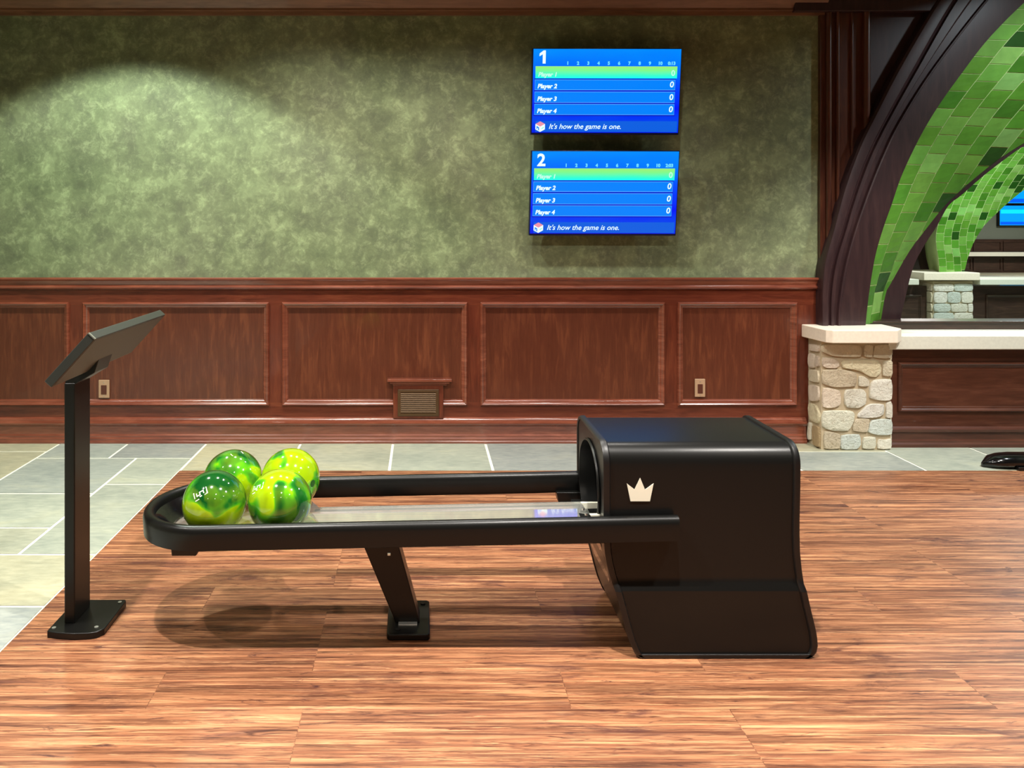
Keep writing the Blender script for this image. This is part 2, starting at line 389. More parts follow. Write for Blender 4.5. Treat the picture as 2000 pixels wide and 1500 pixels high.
# wainscot: backing field, rails and stiles, panel mouldings
wt = MB(); wt.box(XL, XJ+.03, YW+.008, YW+.02, 0, zt-.01)
wains = struct(wt.build('trim_3', M_field))
PAN = [(-640, -258), (-232, 136), (162, 526), (551, 913), (938, 1298), (1323, 1556)]
PT, PB_ = 590, 792
rl = MB()
rl.box(XL, XJ+.03, YW, YW+.009, zw(PT+6), zt-.03); rl.box(XL, XJ+.03, YW, YW+.009, 0, zw(PB_-6))
rl.build('rail', M_rail, wains)
st = MB(); e = [XL]+[q for p in PAN for q in p]+[1640]
for i in range(0, len(e), 2):
    a = XL if i == 0 else xw(e[i])-.012; b = xw(e[i+1])+.012
    if i == 0: b = xw(e[1])+.012
    st.box(max(a, XL), min(b, XJ+.03), YW+.0005, YW+.009, zw(PB_-6), zw(PT+6))
st.build('stile', M_stile, wains)
def frame_ring(mb, x0, x1, z0, z1, prof, yb):
    rings = []
    for d, o in prof:
        rings.append([(x0+d, yb-o, z0+d), (x1-d, yb-o, z0+d), (x1-d, yb-o, z1-d), (x0+d, yb-o, z1-d)])
    mb.sweep(rings, caps=False)
PROF = [(0, -.004), (0, .008), (.003, .016), (.010, .022), (.017, .018), (.024, .008), (.028, .007), (.034, .001), (.040, -.008)]
for a, b in PAN:
    m = MB(); frame_ring(m, max(xw(a), XL+.01), xw(b), zw(PB_), zw(PT), PROF, YW)
    m.build('panel_moulding', M_mould, wains, smooth=35)
# base
bs = MB()
extr(bs, [(-.01, 0), (.030, 0), (.030, .012), (.026, .018), (.026, .030), (.020, .038), (.020, .050), (.013, .056), (.013, .108), (.018, .112), (.030, .122), (.034, .130), (.032, .138), (.022, .143), (.020, .152), (.014, .160), (.004, .166), (-.01, .166)], XL, xw(1572))
struct(bs.build('baseboard_back', M_mould, smooth=30))
# ---- pilaster post right of the plaster, spandrel above arch
pm = MB()
zj0, zj1 = 0.70, ZC
def strip(u0, u1, o, z0=zj0, z1=zj1, mb=pm): mb.box(xw(u0), xw(u1), YW-o, YW+.03, z0, z1)
def bead(u0, u1, o, z0=zj0):
    x0, x1 = xw(u0), xw(u1); c_, r_ = (x0+x1)/2, (x1-x0)/2
    sec = [(x0, YW+.02)]+[(c_-r_*math.cos(math.pi*i/10), YW-o-r_*.8*math.sin(math.pi*i/10)) for i in range(11)]+[(x1, YW+.02)]
    pm.sweep([[(x, y, z) for x, y in sec] for z in (z0, zj1)])
strip(1600, 1612, .012); bead(1610, 1621, .020); strip(1619, 1632, .012); bead(1629, 1635, .028); strip(1633, 1664, .008); bead(1659, 1664, .016, 1.2); strip(1662, 1683, .006, 1.25); bead(1682, 1695, .026, 1.45); strip(1693, 1698, .012, 1.45)
po = pm.build('trim_4', M_post, smooth=35); struct(po)
# curves of the archway, measured in its own planes
SA = 304.0
O_ = [(1607, 652), (1606, 578), (1611, 514), (1628, 450), (1650, 367), (1680, 285), (1712, 219), (1760, 126), (1835, 0), (1915, -115), (2010, -215)]
I_ = [(1621, 652), (1622, 578), (1631, 514), (1650, 450), (1671, 380), (1700, 303), (1735, 233), (1786, 142), (1868, 0), (1945, -100), (2040, -200)]
F_ = [(1641, 652), (1643, 595), (1655, 520), (1674, 450), (1700, 375), (1727, 308), (1760, 240), (1826, 135), (1930, 0), (2010, -85), (2110, -170)]
G_ = [(1692, 652), (1700, 578), (1712, 504), (1727, 450), (1745, 399), (1766, 339), (1802, 264), (1838, 204), (1883, 141), (1934, 75), (2003, 5), (2080, -60), (2200, -130)]
R_ = [(1716, 652), (1729, 576), (1739, 555), (1773, 495), (1797, 462), (1841, 406), (1866, 381), (1901, 350), (1945, 315), (2000, 279), (2100, 228), (2240, 185), (2420, 150), (2700, 90), (3000, -40)]
def curve3(px, s, n=6): return [P(p.x, p.y, s) for p in smoothpath([(u, v, 0) for u, v in px], n)]
def zfun(c):
    t = sorted(((p.z, p.x) for p in c)); return lambda z: interp(t, z)
cO, cI, cF, cG, cR = (curve3(q, s) for q, s in ((O_, SA), (I_, SA), (F_, SA), (G_, SA-1), (R_, 286)))
fO, fI, fF, fG, fR = (zfun(c) for c in (cO, cI, cF, cG, cR))
ya = F/SA
ar = MB(); rings = []
zs = [.767+(3.24-.767)*i/70 for i in range(71)]
for z in zs:
    o, i, f, gq = fO(z), fI(z), fF(z), fG(z)
    b1 = (i-o)
    prof = [(o, YW+.02), (o, ya+.02), (o+b1*.12, ya+.006), (o+b1*.45, ya), (o+b1*.8, ya+.004), (i, ya+.024), (i+.010, ya+.026), (i+.016, ya+.012), (i+(f-i)*.45, ya+.010), (i+(f-i)*.55, ya+.024), (f-.012, ya+.026), (f-.006, ya+.010), (f+.004, ya+.008), (f+.012, ya+.018), (f+(gq-f)*.5, ya+.022), (gq, ya+.034), (gq, ya+.16), (gq, YW+.1), (o, YW+.1)]
    rings.append([(x, y, z) for x, y in prof])
ar.sweep(rings)
struct(ar.build('trim_5', M_dark, smooth=35))
# spandrel panel behind the arch (dark wood), following the arch line
sp = MB(); rings = []
zz = [z for z in zs if z < ZC]
for z in zs: rings.append([(XJ+.02, YW+.004, z), (fI(z), YW+.004, z), (fI(z), YW+.2, z), (XJ+.02, YW+.2, z)])
sp.sweep(rings)
struct(sp.build('wall_spandrel', M_dark))
# dark beam above post and archway
bmx = MB(); bmx.box(xw(1545), xw(1830), YW-.055, YW+.003, zw(26), ZC); struct(bmx.build('trim_6', M_dark, bevel=.005))
# ---- glazed tile surfaces
def green():
    r = rng.random()
    if r < .09: c = (34, 78, 20)
    elif r < .22: c = (66, 122, 32)
    elif r < .60: c = (88, 146, 46)
    elif r < .92: c = (108, 162, 66)
    else: c = (130, 180, 92)
    return [x*rng.uniform(.92, 1.06) for x in lin(c)]
def tile_surface(mb, A, B, z0, z1, tw, th, maxd=9):
    """tiles in columns that follow curve A; A(z), B(z) give the two edges at height z"""
    n = 160; zl = [z0+(z1-z0)*i/n for i in range(n+1)]
    arc = [0]
    for a, b in zip(zl, zl[1:]): arc.append(arc[-1]+(A(b)-A(a)).length)
    tab = list(zip(arc, zl)); Z_ = lambda s: interp(tab, s)
    def pt(s, d, lift=0.0):
        z = Z_(min(max(s, 0), arc[-1])); a, b = A(z), B(z); L = max((b-a).length, 1e-4); return a+(b-a)*(min(d, L)/L)
    def width(s): z = Z_(min(max(s, 0), arc[-1])); return min((B(z)-A(z)).length, maxd)
    nrm_off = Vector((0, -.0015, -.0008))
    # backing grout
    rows = [[pt(s, width(s)*j/12)-nrm_off for j in range(13)] for s in [arc[-1]*i/n for i in range(n+1)]]
    mb.sweep(rows, closed_ring=False, caps=False, mi=1)
    g = .0032; k = 0; d = 0
    while d < maxd:
        s = -th*(.5 if k % 2 else 0)-rng.uniform(0, .02)
        while s < arc[-1]:
            a0, a1 = max(s+g, 0), min(s+th-g, arc[-1])
            if a1-a0 > .01:
                w0, w1 = width(a0), width(a1)
                if min(w0, w1) > d+g or max(w0, w1) > d+g*3:
                    r0, r1 = min(d+tw-g, w0), min(d+tw-g, w1)
                    l0, l1 = min(d+g, w0), min(d+g, w1)
                    am = (a0+a1)/2; wm_ = width(am); rm, lm = min(d+tw-g, wm_), min(d+g, wm_)
                    q = [pt(a0, l0), pt(a0, r0), pt(am, rm), pt(a1, r1), pt(a1, l1), pt(am, lm)]
                    c = green()
                    mb.add([p+nrm_off for p in q], [(0, 1, 2, 5), (5, 2, 3, 4)], 0, c)
            s += th
        d += tw; k += 1
tg = MB()
ya_g, yr = ya+.044, F/286
tile_surface(tg, lambda z: Vector((fG(z)-.02, ya_g, z)), lambda z: Vector((min(fR(z), 5.3), ya_g+(yr-ya_g)*min(1, (min(fR(z), 5.3)-fG(z))/max(fR(z)-fG(z), 1e-3)), z)), .767, 3.2, .170, .138, 3)
struct(tg.build('wall_tile_reveal', [M_tile, M_tgrout], fix=False))
# dark back rib of the archway
R2 = [(1751, 652), (1753, 624), (1760, 591), (1777, 524), (1798, 481), (1824, 441), (1846, 402), (1872, 381), (1908, 349), (1950, 316), (2004, 279), (2104, 228), (2240, 185), (2420, 150)]
cR2 = curve3(R2, 284); fR2 = zfun(cR2)
rb = MB(); rings = []; yb0, yb1 = yr+.004, yr+.14
for i in range(61):
    z = .70+(2.3-.70)*i/60; x0, x1 = fR(z)-.02, fR2(z)
    rings.append([(x0, yb0, z), (max(x1, x0+.03), yb0, z), (max(x1, x0+.03), yb1, z), (x0, yb1, z)])
rb.sweep(rings); struct(rb.build('trim_7', M_dark, smooth=40))
# ------------------------------------------------------------------ stone piers
def zq(v): return v
STN = [  # polygons on the enlarged front of the pier, tone
 ([(275,80),(755,85),(752,232),(540,228),(400,215),(285,170)], 0), ([(792,85),(900,88),(885,238),(785,225)], 1), ([(910,90),(1160,75),(1160,248),(895,240)], 1),
 ([(285,235),(420,255),(475,290),(488,335),(440,368),(330,362),(285,340)], 2), ([(530,275),(985,275),(990,420),(940,472),(860,470),(740,398),(530,362)], 3),
 ([(1025,285),(1150,282),(1172,330),(1168,465),(1010,462)], 1), ([(285,388),(500,385),(695,420),(690,590),(420,598),(285,560)], 4),
 ([(728,470),(790,468),(850,515),(848,585),(722,588)], 5), ([(910,515),(1140,500),(1130,755),(1010,762),(858,735),(862,580)], 6),
 ([(285,600),(500,640),(505,800),(440,845),(285,850)], 2), ([(575,632),(770,625),(812,670),(812,800),(720,852),(590,848),(555,790),(555,680)], 7),
 ([(830,825),(880,805),(1035,808),(1028,930),(940,968),(715,970),(725,925)], 8), ([(1062,790),(1115,775),(1145,810),(1140,975),(1055,970)], 6),
 ([(285,885),(640,890),(672,930),(660,1020),(600,1130),(400,1128),(285,1085)], 9), ([(690,985),(858,980),(835,1150),(650,1130),(655,1060)], 4),
 ([(880,1000),(1140,985),(1135,1178),(960,1180),(835,1150)], 10), ([(300,1130),(500,1170),(500,1350),(300,1352)], 4),
 ([(508,1185),(740,1172),(750,1300),(700,1365),(505,1365)], 10), ([(785,1208),(935,1205),(925,1350),(765,1350)], 9), ([(968,1232),(1040,1245),(1120,1225),(1120,1350),(950,1350)], 7)]
SIDE = [([(95,70),(250,90),(250,172),(105,150)], 2), ([(95,185),(185,200),(185,368),(95,360)], 2), ([(200,215),(250,225),(250,345),(200,350)], 2),
 ([(95,385),(245,395),(245,550),(100,520)], 1), ([(95,565),(245,590),(250,770),(100,770)], 2), ([(95,790),(200,820),(262,930),(245,1050),(100,1000)], 3), ([(85,1030),(140,1040),(140,1245),(80,1240)], 5), ([(150,1060),(262,1090),(262,1345),(160,1300)], 11)]
STT = [(236,222,194), (238,226,198), (240,224,204), (240,230,196), (222,208,182), (246,240,220), (248,244,230), (244,240,224), (248,244,234), (238,236,216), (226,234,226), (190,166,128)]
def stone(mb, poly, n, depth, tone):
    """pillow-faced stone: poly on the wall face, n outward"""
    c = sum(poly, Vector())/len(poly); n = Vector(n)
    kk = rng.uniform(.9, 1.06); col = [x*kk for x in lin(STT[tone])]
    # subdivide outline
    out = []
    for a, b in zip(poly, poly[1:]+poly[:1]):
        for t in (0, .33, .67): out.append(a+(b-a)*t)
    # soften the corners
    o2 = [(out[i-1]+out[i]*4+out[(i+1) % len(out)])/6 for i in range(len(out))]; o2 = [c+(p-c)*1.035 for p in o2]
    rings = [o2]
    for ins, dz in ((0, .6), (.05, .95), (.3, 1.0), (.65, 1.05)):
        rings.append([p+(c-p)*ins+n*depth*dz*rng.uniform(.88, 1.08) for p in o2])
    k = len(o2); b = len(mb.v)
    vs = [p for r in rings for p in r]+[c+n*depth]
    fs = [(i*k+j, i*k+(j+1) % k, (i+1)*k+(j+1) % k, (i+1)*k+j) for i in range(len(rings)-1) for j in range(k)]
    fs += [((len(rings)-1)*k+j, (len(rings)-1)*k+(j+1) % k, len(vs)-1) for j in range(k)]
    mb.add(vs, fs, 0, col)
def zpx(x, y): return (1560+x/6.25, 660+y/6.25)
def pier(s_front, s_cap, s_wall, x_shift, label, flip=False, name='stone_pier'):
    yf, yc, yw_ = F/309, F/317, YW
    ox, oy = x_shift
    t = thing(name, (2.73+ox, 4.93+oy, 0), label, 'pillar')
    x0, x1 = (1603-PU)/309.0, (1741-PU)/309.0; zt_ = .70
    core = MB(); core.box(x0+.004+ox, x1-.004+ox, yf+.002+oy, yw_+.005+oy, 0, zt_, 0)
    core.build('mortar_core', M_mortar, t)
    m = MB()
    for poly, tone in STN:
        pts = [P(*zpx(*p), 309) for p in poly]; pts = [Vector((min(q.x, x1)+ox, yf+.002+oy, max(q.z, .004))) for q in pts]
        stone(m, pts, (0, -1, 0), .016, tone)
    for poly, tone in SIDE:
        pts = []
        for px, py in poly:
            f_ = (px-75)/(265-75); y = yw_+(yf-yw_)*f_; s = F/y; z = Z(660+py/6.25, s); pts.append(Vector((x0+.004+ox, y+oy, max(z, .004))))
        stone(m, pts, (-1, 0, 0), .014, tone)
    # right side: rows of coursed stone
    zz = .01
    while zz < zt_-.04:
        hh = min(rng.uniform(.08, .14), zt_-zz-.005); y = yf
        while y < yw_-.1:
            ww = rng.uniform(.09, .16)
            stone(m, [Vector((x1-.004+ox, a+oy, b)) for a, b in ((y+.006, zz+.006), (y+ww, zz+.006), (y+ww, zz+hh), (y+.006, zz+hh))], (1, 0, 0), .012, rng.randrange(10)); y += ww+.006
        zz += hh+.004
    m.build('stone_facing', M_stone, t, smooth=50)
    c = MB()
    plan = [(2.478, YW-.03), (2.502, yc+.03), (2.53, yc), (2.93, yc), (3.005, yc+.085), (3.005, YW+.007), (2.478, YW+.007)]
    c.prism([(a+ox, b+oy, .690) for a, b in plan], (0, 0, .081))
    c.build('cap', M_cap, t, bevel=.006, seg=3)
    return t
pier(309, 317, 299, (0, 0), 'stone pier with cream cap carrying the near dark wooden arch')
# ------------------------------------------------------------------ low wall beyond the pier
YL = F/304.7
def zl(v, s=304.7): return Z(v, s)
lowx0, lowx1 = 2.96, XR
lw_ = MB(); lw_.box(lowx0, lowx1, YL, F/292, 0, .64)
lwo = struct(lw_.build('wall_low', M_low))
mm = MB(); frame_ring(mm, X(1752, 304.7), 5.1, zl(804), zl(707), PROF, YL); mm.build('panel_moulding', M_low, lwo, smooth=35)
mm = MB(); extr(mm, [(-.01, 0), (.026, 0), (.026, .02), (.018, .03), (.018, .04), (.012, .05), (.012, .09), (.026, .10), (.028, .115), (.016, .122), (.006, .13), (-.01, .13)], lowx0, lowx1, yb=YL)
mm.build('base_moulding', M_low, lwo, smooth=30)
lg = MB(); lg.box(lowx0-.02, lowx1, F/310, F/290, Z(683, 310), Z(656, 310)); 
led = tag(lg.build('wall_ledge', M_ledge, bevel=.006, seg=3), 'long cream stone ledge on the low panelled wall, joined to the near pier cap', 'ledge')
up = MB(); up.box(lowx0+.03, lowx1, F/292, F/284, .64, Z(629, 292)); up.box(lowx0+.03, lowx1, F/292-.012, F/284, Z(631, 292), Z(627, 292))
tag(up.build('ledge_upstand', M_hallwood, bevel=.003), 'dark wooden upstand rail behind the cream ledge', 'rail')
# ------------------------------------------------------------------ hall beyond the arch
# mid partition with its own pier
S2 = 166.0; Y2 = F/S2
pw = MB(); pw.box(3.5, X(1820, S2)-.03, Y2+.05, Y2+.3, 0, .70); pw.box(X(1897, S2)+.03, 16.5, Y2+.05, Y2+.3, 0, .70)
pwo = struct(pw.build('wall_partition', M_hallwood))
for i in range(8):
    x0 = [3.55, 4.62, 6.66, 7.76, 8.86, 9.96, 11.06, 12.1][i]; x1 = [4.56, 5.9, 7.7, 8.8, 9.9, 11.0, 12.05, 12.45][i]
    mm = MB(); frame_ring(mm, x0, x1, .2, .6, PROF, Y2+.05); mm.build('panel_moulding', M_hallwood, pwo)
lg = MB(); lg.box(3.5, 5.80, Y2-.07, Y2+.4, Z(557, 168), Z(546, 168)); lg.box(X(1905, S2)+.005, 16.5, Y2-.07, Y2+.4, Z(557, 168), Z(546, 168))
tag(lg.build('partition_ledge', M_ledge, bevel=.006), 'white ledge on the farther partition, running behind the distant stone pier', 'ledge')
def pier_far():
    t = thing('stone_pier', (6.2, Y2, 0), 'smaller distant stone pier under the green tiled vault leg', 'pillar')
    x0, x1 = X(1820, S2), X(1897, S2); c = MB(); c.box(x0, x1, Y2-.02, Y2+.5, 0, .76); c.build('mortar_core', M_mortar, t)
    m = MB(); zz = .02; rows = [.13, .11, .12, .10, .13, .09]
    for r, hh in enumerate(rows):
        x = x0
        while x < x1-.03:
            ww = min([.2, .11, .16, .13, .24, .15][(r*2+len(m.f)) % 6], x1-x)
            if x1-x-ww < .06: ww = x1-x
            stone(m, [Vector((a, Y2-.02, b)) for a, b in ((x+.005, zz+.005), (x+ww-.005, zz+.005), (x+ww-.005, zz+hh), (x+.005, zz+hh))], (0, -1, 0), .02, rng.choice([6, 7, 10, 8, 6])); x += ww
        y = Y2-.02
        while y < Y2+.45:
            stone(m, [Vector((x0, a, b)) for a, b in ((y+.005, zz+.005), (y+.16, zz+.005), (y+.16, zz+hh), (y+.005, zz+hh))], (-1, 0, 0), .02, rng.choice([1, 2, 0])); y += .17
        zz += hh+.006
    m.build('stone_facing', M_stone, t, smooth=50)
    c = MB(); c.box(X(1806, S2)-.06, X(1905, S2), Y2-.08, Y2+.55, Z(548, 168), Z(533, 168)); c.build('cap', M_cap, t, bevel=.008)
pier_far()
# tiled vault leg over the distant pier
def cur(px, s0, s1):
    n = len(px); pts = smoothpath([(u, v, s0+(s1-s0)*i/(n-1)) for i, (u, v) in enumerate(px)], 6)
    q = sorted(((p.z_, p) for p in [type('q', (), {'z_': P(a.x, a.y, a.z).z, 'p': P(a.x, a.y, a.z)}) for a in pts]), key=lambda t: t[0])
    tx = [(a, b.p.x) for a, b in q]; ty = [(a, b.p.y) for a, b in q]
    return lambda z: Vector((interp(tx, z), interp(ty, z), z))
LF = [(1816, 533), (1809, 505), (1806, 480), (1808, 455), (1816, 420), (1835, 370), (1870, 310), (1915, 250), (1970, 190)]
CF = [(1835, 533), (1833, 505), (1829, 480), (1829, 455), (1838, 420), (1858, 370), (1895, 310), (1940, 250), (1995, 190)]
RF = [(1883, 533), (1890, 505), (1901, 475), (1922, 441), (1947, 416), (1971, 394), (2003, 369), (2060, 335), (2150, 295), (2300, 250)]
aL, aC, aR = cur(LF, 152, 150), cur(CF, 165, 165), cur(RF, 163, 160)
tv = MB()
tile_surface(tv, aC, aR, Z(534, 165), 2.35, .115, .10, 4)
tile_surface(tv, aC, aL, Z(534, 165), 2.35, .115, .10, 4)
struct(tv.build('wall_vault_leg', [M_tile, M_tgrout], fix=False))
rbm = MB(); rings = []
for i in range(41):
    z = .83+(2.2-.83)*i/40; p = aL(z)
    rings.append([(p.x-.12, p.y-.02, z), (p.x+.01, p.y-.02, z), (p.x+.01, p.y+.15, z), (p.x-.12, p.y+.15, z)])
rbm.sweep(rings); struct(rbm.build('trim_8', M_dark))
# far end wall
S3 = 65.0; Y3 = F/S3
wm = MB(); wm.box(1.0, 22.0, Y3, Y3+.2, 0, 3.6); struct(wm.build('wall_far', M_hallwall))
wn = MB(); wn.box(1.1, 22.0, Y3-.06, Y3, 0, 1.0); wno = struct(wn.build('trim_9', M_hallwood))
x = 12.6
for i in range(5):
    for z0, z1 in ((.06, .44), (.64, .94)):
        m = MB(); x0 = 15.6+i*.9; x1 = x0+.84
        b = [(x0, z0), (x1, z0), (x1, z1), (x0, z1)]
        rings = [[(x0+d, Y3-.06-o, z0+d), (x1-d, Y3-.06-o, z0+d), (x1-d, Y3-.06-o, z1-d), (x0+d, Y3-.06-o, z1-d)] for d, o in ((0, 0), (0, .03), (.03, .03), (.04, 0))]
        m.sweep(rings, caps=False); m.build('panel_moulding', M_hallwood, wno)
lg = MB(); lg.box(11.5, 22.0, Y3-.35, Y3-.06, .50, .62)
tag(lg.build('far_ledge', M_ledge, bevel=.008), 'thin white ledge on the dark panelled wall at the far end of the hall', 'ledge')
# ------------------------------------------------------------------ writing on the screens
FONT = bpy.data.fonts.load('<builtin>') if '<builtin>' in bpy.data.fonts else None
def text_mesh(body, size, shear=0, bold=0.0, align='LEFT'):
    c = bpy.data.curves.new('txt', 'FONT'); c.body = body; c.size = size; c.shear = shear; c.offset = bold; c.align_x = align; c.resolution_u = 3
    o = bpy.data.objects.new('txt', c); C.objects.link(o)
    dg = bpy.context.evaluated_depsgraph_get(); me = bpy.data.meshes.new_from_object(o.evaluated_get(dg))
    vs = [v.co.copy() for v in me.vertices]; fs = [list(p.vertices) for p in me.polygons]
    bpy.data.objects.remove(o); bpy.data.curves.remove(c); bpy.data.meshes.remove(me)
    return vs, fs
def grad_emit(name, stops, st, zdir=2):
    k = N(name); g = k.n('ShaderNodeSeparateXYZ'); k.l(k.coord(kind='Generated'), g.inputs[0])
    nz = k.noise(k.coord((1, 1, 3)), 2.0, 2)
    ad = k.n('ShaderNodeMath', operation='MULTIPLY_ADD'); k.l(nz, ad.inputs[0]); ad.inputs[1].default_value = .35; k.l(g.outputs[zdir], ad.inputs[2])
    sb = k.n('ShaderNodeMath', operation='SUBTRACT'); k.l(ad.outputs[0], sb.inputs[0]); sb.inputs[1].default_value = .175
    c = k.ramp(sb.outputs[0], stops); k.b.inputs['Base Color'].default_value = (0, 0, 0, 1); k.l(c, k.b.inputs['Emission Color'])
    k.b.inputs['Emission Strength'].default_value = st; k.b.inputs['Roughness'].default_value = .25; return k.mat
M_scr = grad_emit('screen_picture', [(0, lin((0, 30, 235))), (.12, lin((0, 70, 240))), (.3, lin((0, 20, 250))), (.6, lin((0, 80, 255))), (1, lin((0, 140, 255)))], 1.0)
M_row = emit('screen_row_blue', (0, 132, 255), 1.0)
M_rowe = emit('screen_row_edge', (90, 170, 255), 1.0)
M_green = grad_emit('screen_row_green', [(0, lin((0, 250, 255))), (.3, lin((60, 255, 205))), (.7, lin((130, 250, 140))), (1, lin((160, 240, 120)))], 1.0)
M_line = emit('screen_line_dark', (0, 10, 150), 1.0)
M_txt = emit('screen_text', (225, 250, 255), 1.2)
M_txc = emit('screen_text_cyan', (120, 235, 255), 1.0)
M_txg = emit('screen_text_pale', (200, 255, 235), 1.0)
M_ban = emit('screen_banner', (10, 96, 225), 1.0)
M_pink = emit('screen_pink', (240, 150, 170), 1.0)
M_bez = plain('bezel', (6, 14, 60), .3)
def tv_set(num, tl, tr, br_, bl, label, players, total):
    sT, sB = 308.5, 305.0
    TL, TR, BR, BL = P(*tl, sT), P(*tr, sT), P(*br_, sB), P(*bl, sB)
    ex = ((TR-TL)+(BR-BL))/2; ey = ((BL-TL)+(BR-TR))/2; org = (TL+TR+BL+BR)/4-ex/2-ey/2
    nr = ex.cross(-ey).normalized()
    if nr.y > 0: nr = -nr
    Wd, Ht = ex.length, ey.length; ux, uy = ex/Wd, -ey/Ht
    t = thing('wall_tv', (org+ex/2+ey), label, 'television', 'score screens on the back wall')
    q = lambda a, b, d=0: org+ex*a+ey*b+nr*d
    def slab(name, a0, b0, a1, b1, d0, d1, mat, par, **kw):
        m = MB(); m.prism([q(a0, b0, d0), q(a1, b0, d0), q(a1, b1, d0), q(a0, b1, d0)], nr*(d1-d0)); return m.build(name, mat, par, **kw)
    slab('housing', 0, 0, 1, 1, -.045, 0, M_bez, t, bevel=.004)
    mb = MB(); mb.box((org+ex*.5).x-.22, (org+ex*.5).x+.22, q(.5, .5, -.045).y, YW+.016, (org+ey*.7).z, (org+ey*.3).z); mb.build('wall_bracket', M_black, t)
    s = slab('screen', .006, .010, .994, .975, -.001, .0015, M_scr, t)
    def lay(name, a0, b0, a1, b1, lvl, mat): return slab(name, a0, b0, a1, b1, .0016, .0016+.0004*lvl, mat, s)
    lay('highlight_row', .022, .208, .972, .346, 1, M_green)
    rows = ((.362, .482), (.500, .628), (.642, .768))
    for b0, b1 in rows:
        lay('row', .020, b0, .962, b1, 1, M_rowe); lay('row', .022, b0+.006, .960, b1-.006, 2, M_row)
        lay('row_line', .015, b1+.004, .966, b1+.011, 1, M_line)
    lay('row_line', .015, .350, .966, .357, 1, M_line)
    lay('banner', .03, .84, .985, .965, 1, M_ban)
    def write(name, mat, body, a, b, size, shear=0, bold=0, align='LEFT', lvl=.0030):
        mb = MB(); vs, fs = text_mesh(body, size, shear, bold, align)
        o = q(a, b, lvl); mb.add([o+ux*v.x+uy*v.y for v in vs], fs); mb.build(name, mat, s, fix=False)
    if num == 1:
        mb = MB(); o = q(.045, .178, .0030)
        mb.add([o+ux*x_*.082+uy*y_*.082 for x_, y_ in ((.27, 0), (.50, 0), (.50, 1), (.33, 1), (.02, .76), (.02, .55), (.27, .71))], [(0, 1, 2, 3, 4, 5, 6)]); mb.build('lane_number', M_txt, s, fix=False)
    else: write('lane_number', M_txt, str(num), .040, .178, .108, 0, .003)
    for i in range(9): write('frame_number', M_txc, str(i+1), .237+.0687*i, .190, .028, 0, .0014, 'CENTER')
    write('frame_number', M_txc, '10', .856, .190, .028, 0, .0014, 'CENTER'); write('frame_number', M_txc, total, .933, .190, .028, 0, .0014, 'CENTER')
    write('player_name', M_txg, players[0], .040, .325, .037, .2, .0014); write('score', M_txg, '0', .945, .315, .050, 0, .001, 'CENTER')
    for (b0, b1), pl in zip(rows, players[1:]):
        write('player_name', M_txt, pl, .037, b1-.022, .038, .2, .0014); write('score', M_txt, '0', .938, b1-.035, .052, .1, .001, 'CENTER')
    write('slogan', M_txt, "It's how the game is one.", .118, .930, .046, .3, .0004)
    # little cube emblem
    cx, cy, r = .062, .905, .062
    def hexp(pts): return [q(cx+x*r*Ht/Wd*1.0, cy+y*r, .0024) for x, y in pts]
    for pts, mat in (([(0, -1), (.9, -.5), (0, 0), (-.9, -.5)], M_pink), ([(-.9, -.5), (0, 0), (0, 1), (-.9, .5)], M_txt), ([(0, 0), (.9, -.5), (.9, .5), (0, 1)], M_txt),
                     ([(-.7, -.15), (-.2, .15), (-.2, .75), (-.4, .62), (-.4, .3), (-.55, .2), (-.55, .55), (-.7, .45)], M_row), ([(.25, .3), (.7, .05), (.7, .2), (.25, .45)], M_green)):
        m = MB(); p3 = hexp(pts); m.prism(p3, nr*(.0006 if mat in (M_txt,) else .0004 if mat is M_pink else .0012)); m.build('cube_emblem', mat, s)
    return t
tv_set(1, (1041, 94), (1332, 94), (1326, 264), (1036, 263), 'upper wall screen showing large number 1 with highlighted top score row', ['Player 1', 'Player 2', 'Player 3', 'Player 4'], '0:13')
tv_set(2, (1038, 294), (1328, 294), (1320, 461), (1033, 460), 'lower wall screen showing large number 2, hung under the other score screen', ['Player 1', 'Player 2', 'Player 3', 'Player 4'], '2:03')
# distant screens
M_scr2 = emit('distant_screen', (0, 150, 255), 1.3); M_scr2b = emit('distant_screen_band', (10, 215, 255), 1.3); M_scr2c = emit('distant_screen_foot', (0, 90, 245), 1.2)
for (v0, v1, lab) in ((350, 397, 'small distant blue screen, upper of the pair in the far hall'), (402, 440, 'small distant blue screen with bright band, lower of the pair in the far hall')):
    x0, x1 = X(1947, S3), X(1998, S3); z0, z1 = Z(v1, S3), Z(v0, S3)
    t = thing('wall_tv', ((x0+x1)/2, Y3, z0), lab, 'television', 'screens in the far hall')
    m = MB(); m.box(x0-.02, x1+.02, Y3-.12, Y3, z0-.03, z1+.02); m.build('housing', M_black2, t, bevel=.01)
    m = MB(); m.box(x0, x1, Y3-.13, Y3-.118, z0, z1); m.build('screen', M_scr2, t)
    m = MB(); m.box(x0+.02, x1-.02, Y3-.135, Y3-.129, z0+(z1-z0)*.6, z0+(z1-z0)*.8); m.build('highlight_row', M_scr2b, t)
    m = MB(); m.box(x0+.01, x1-.01, Y3-.135, Y3-.129, z0+.02, z0+(z1-z0)*.18); m.build('banner', M_scr2c, t)
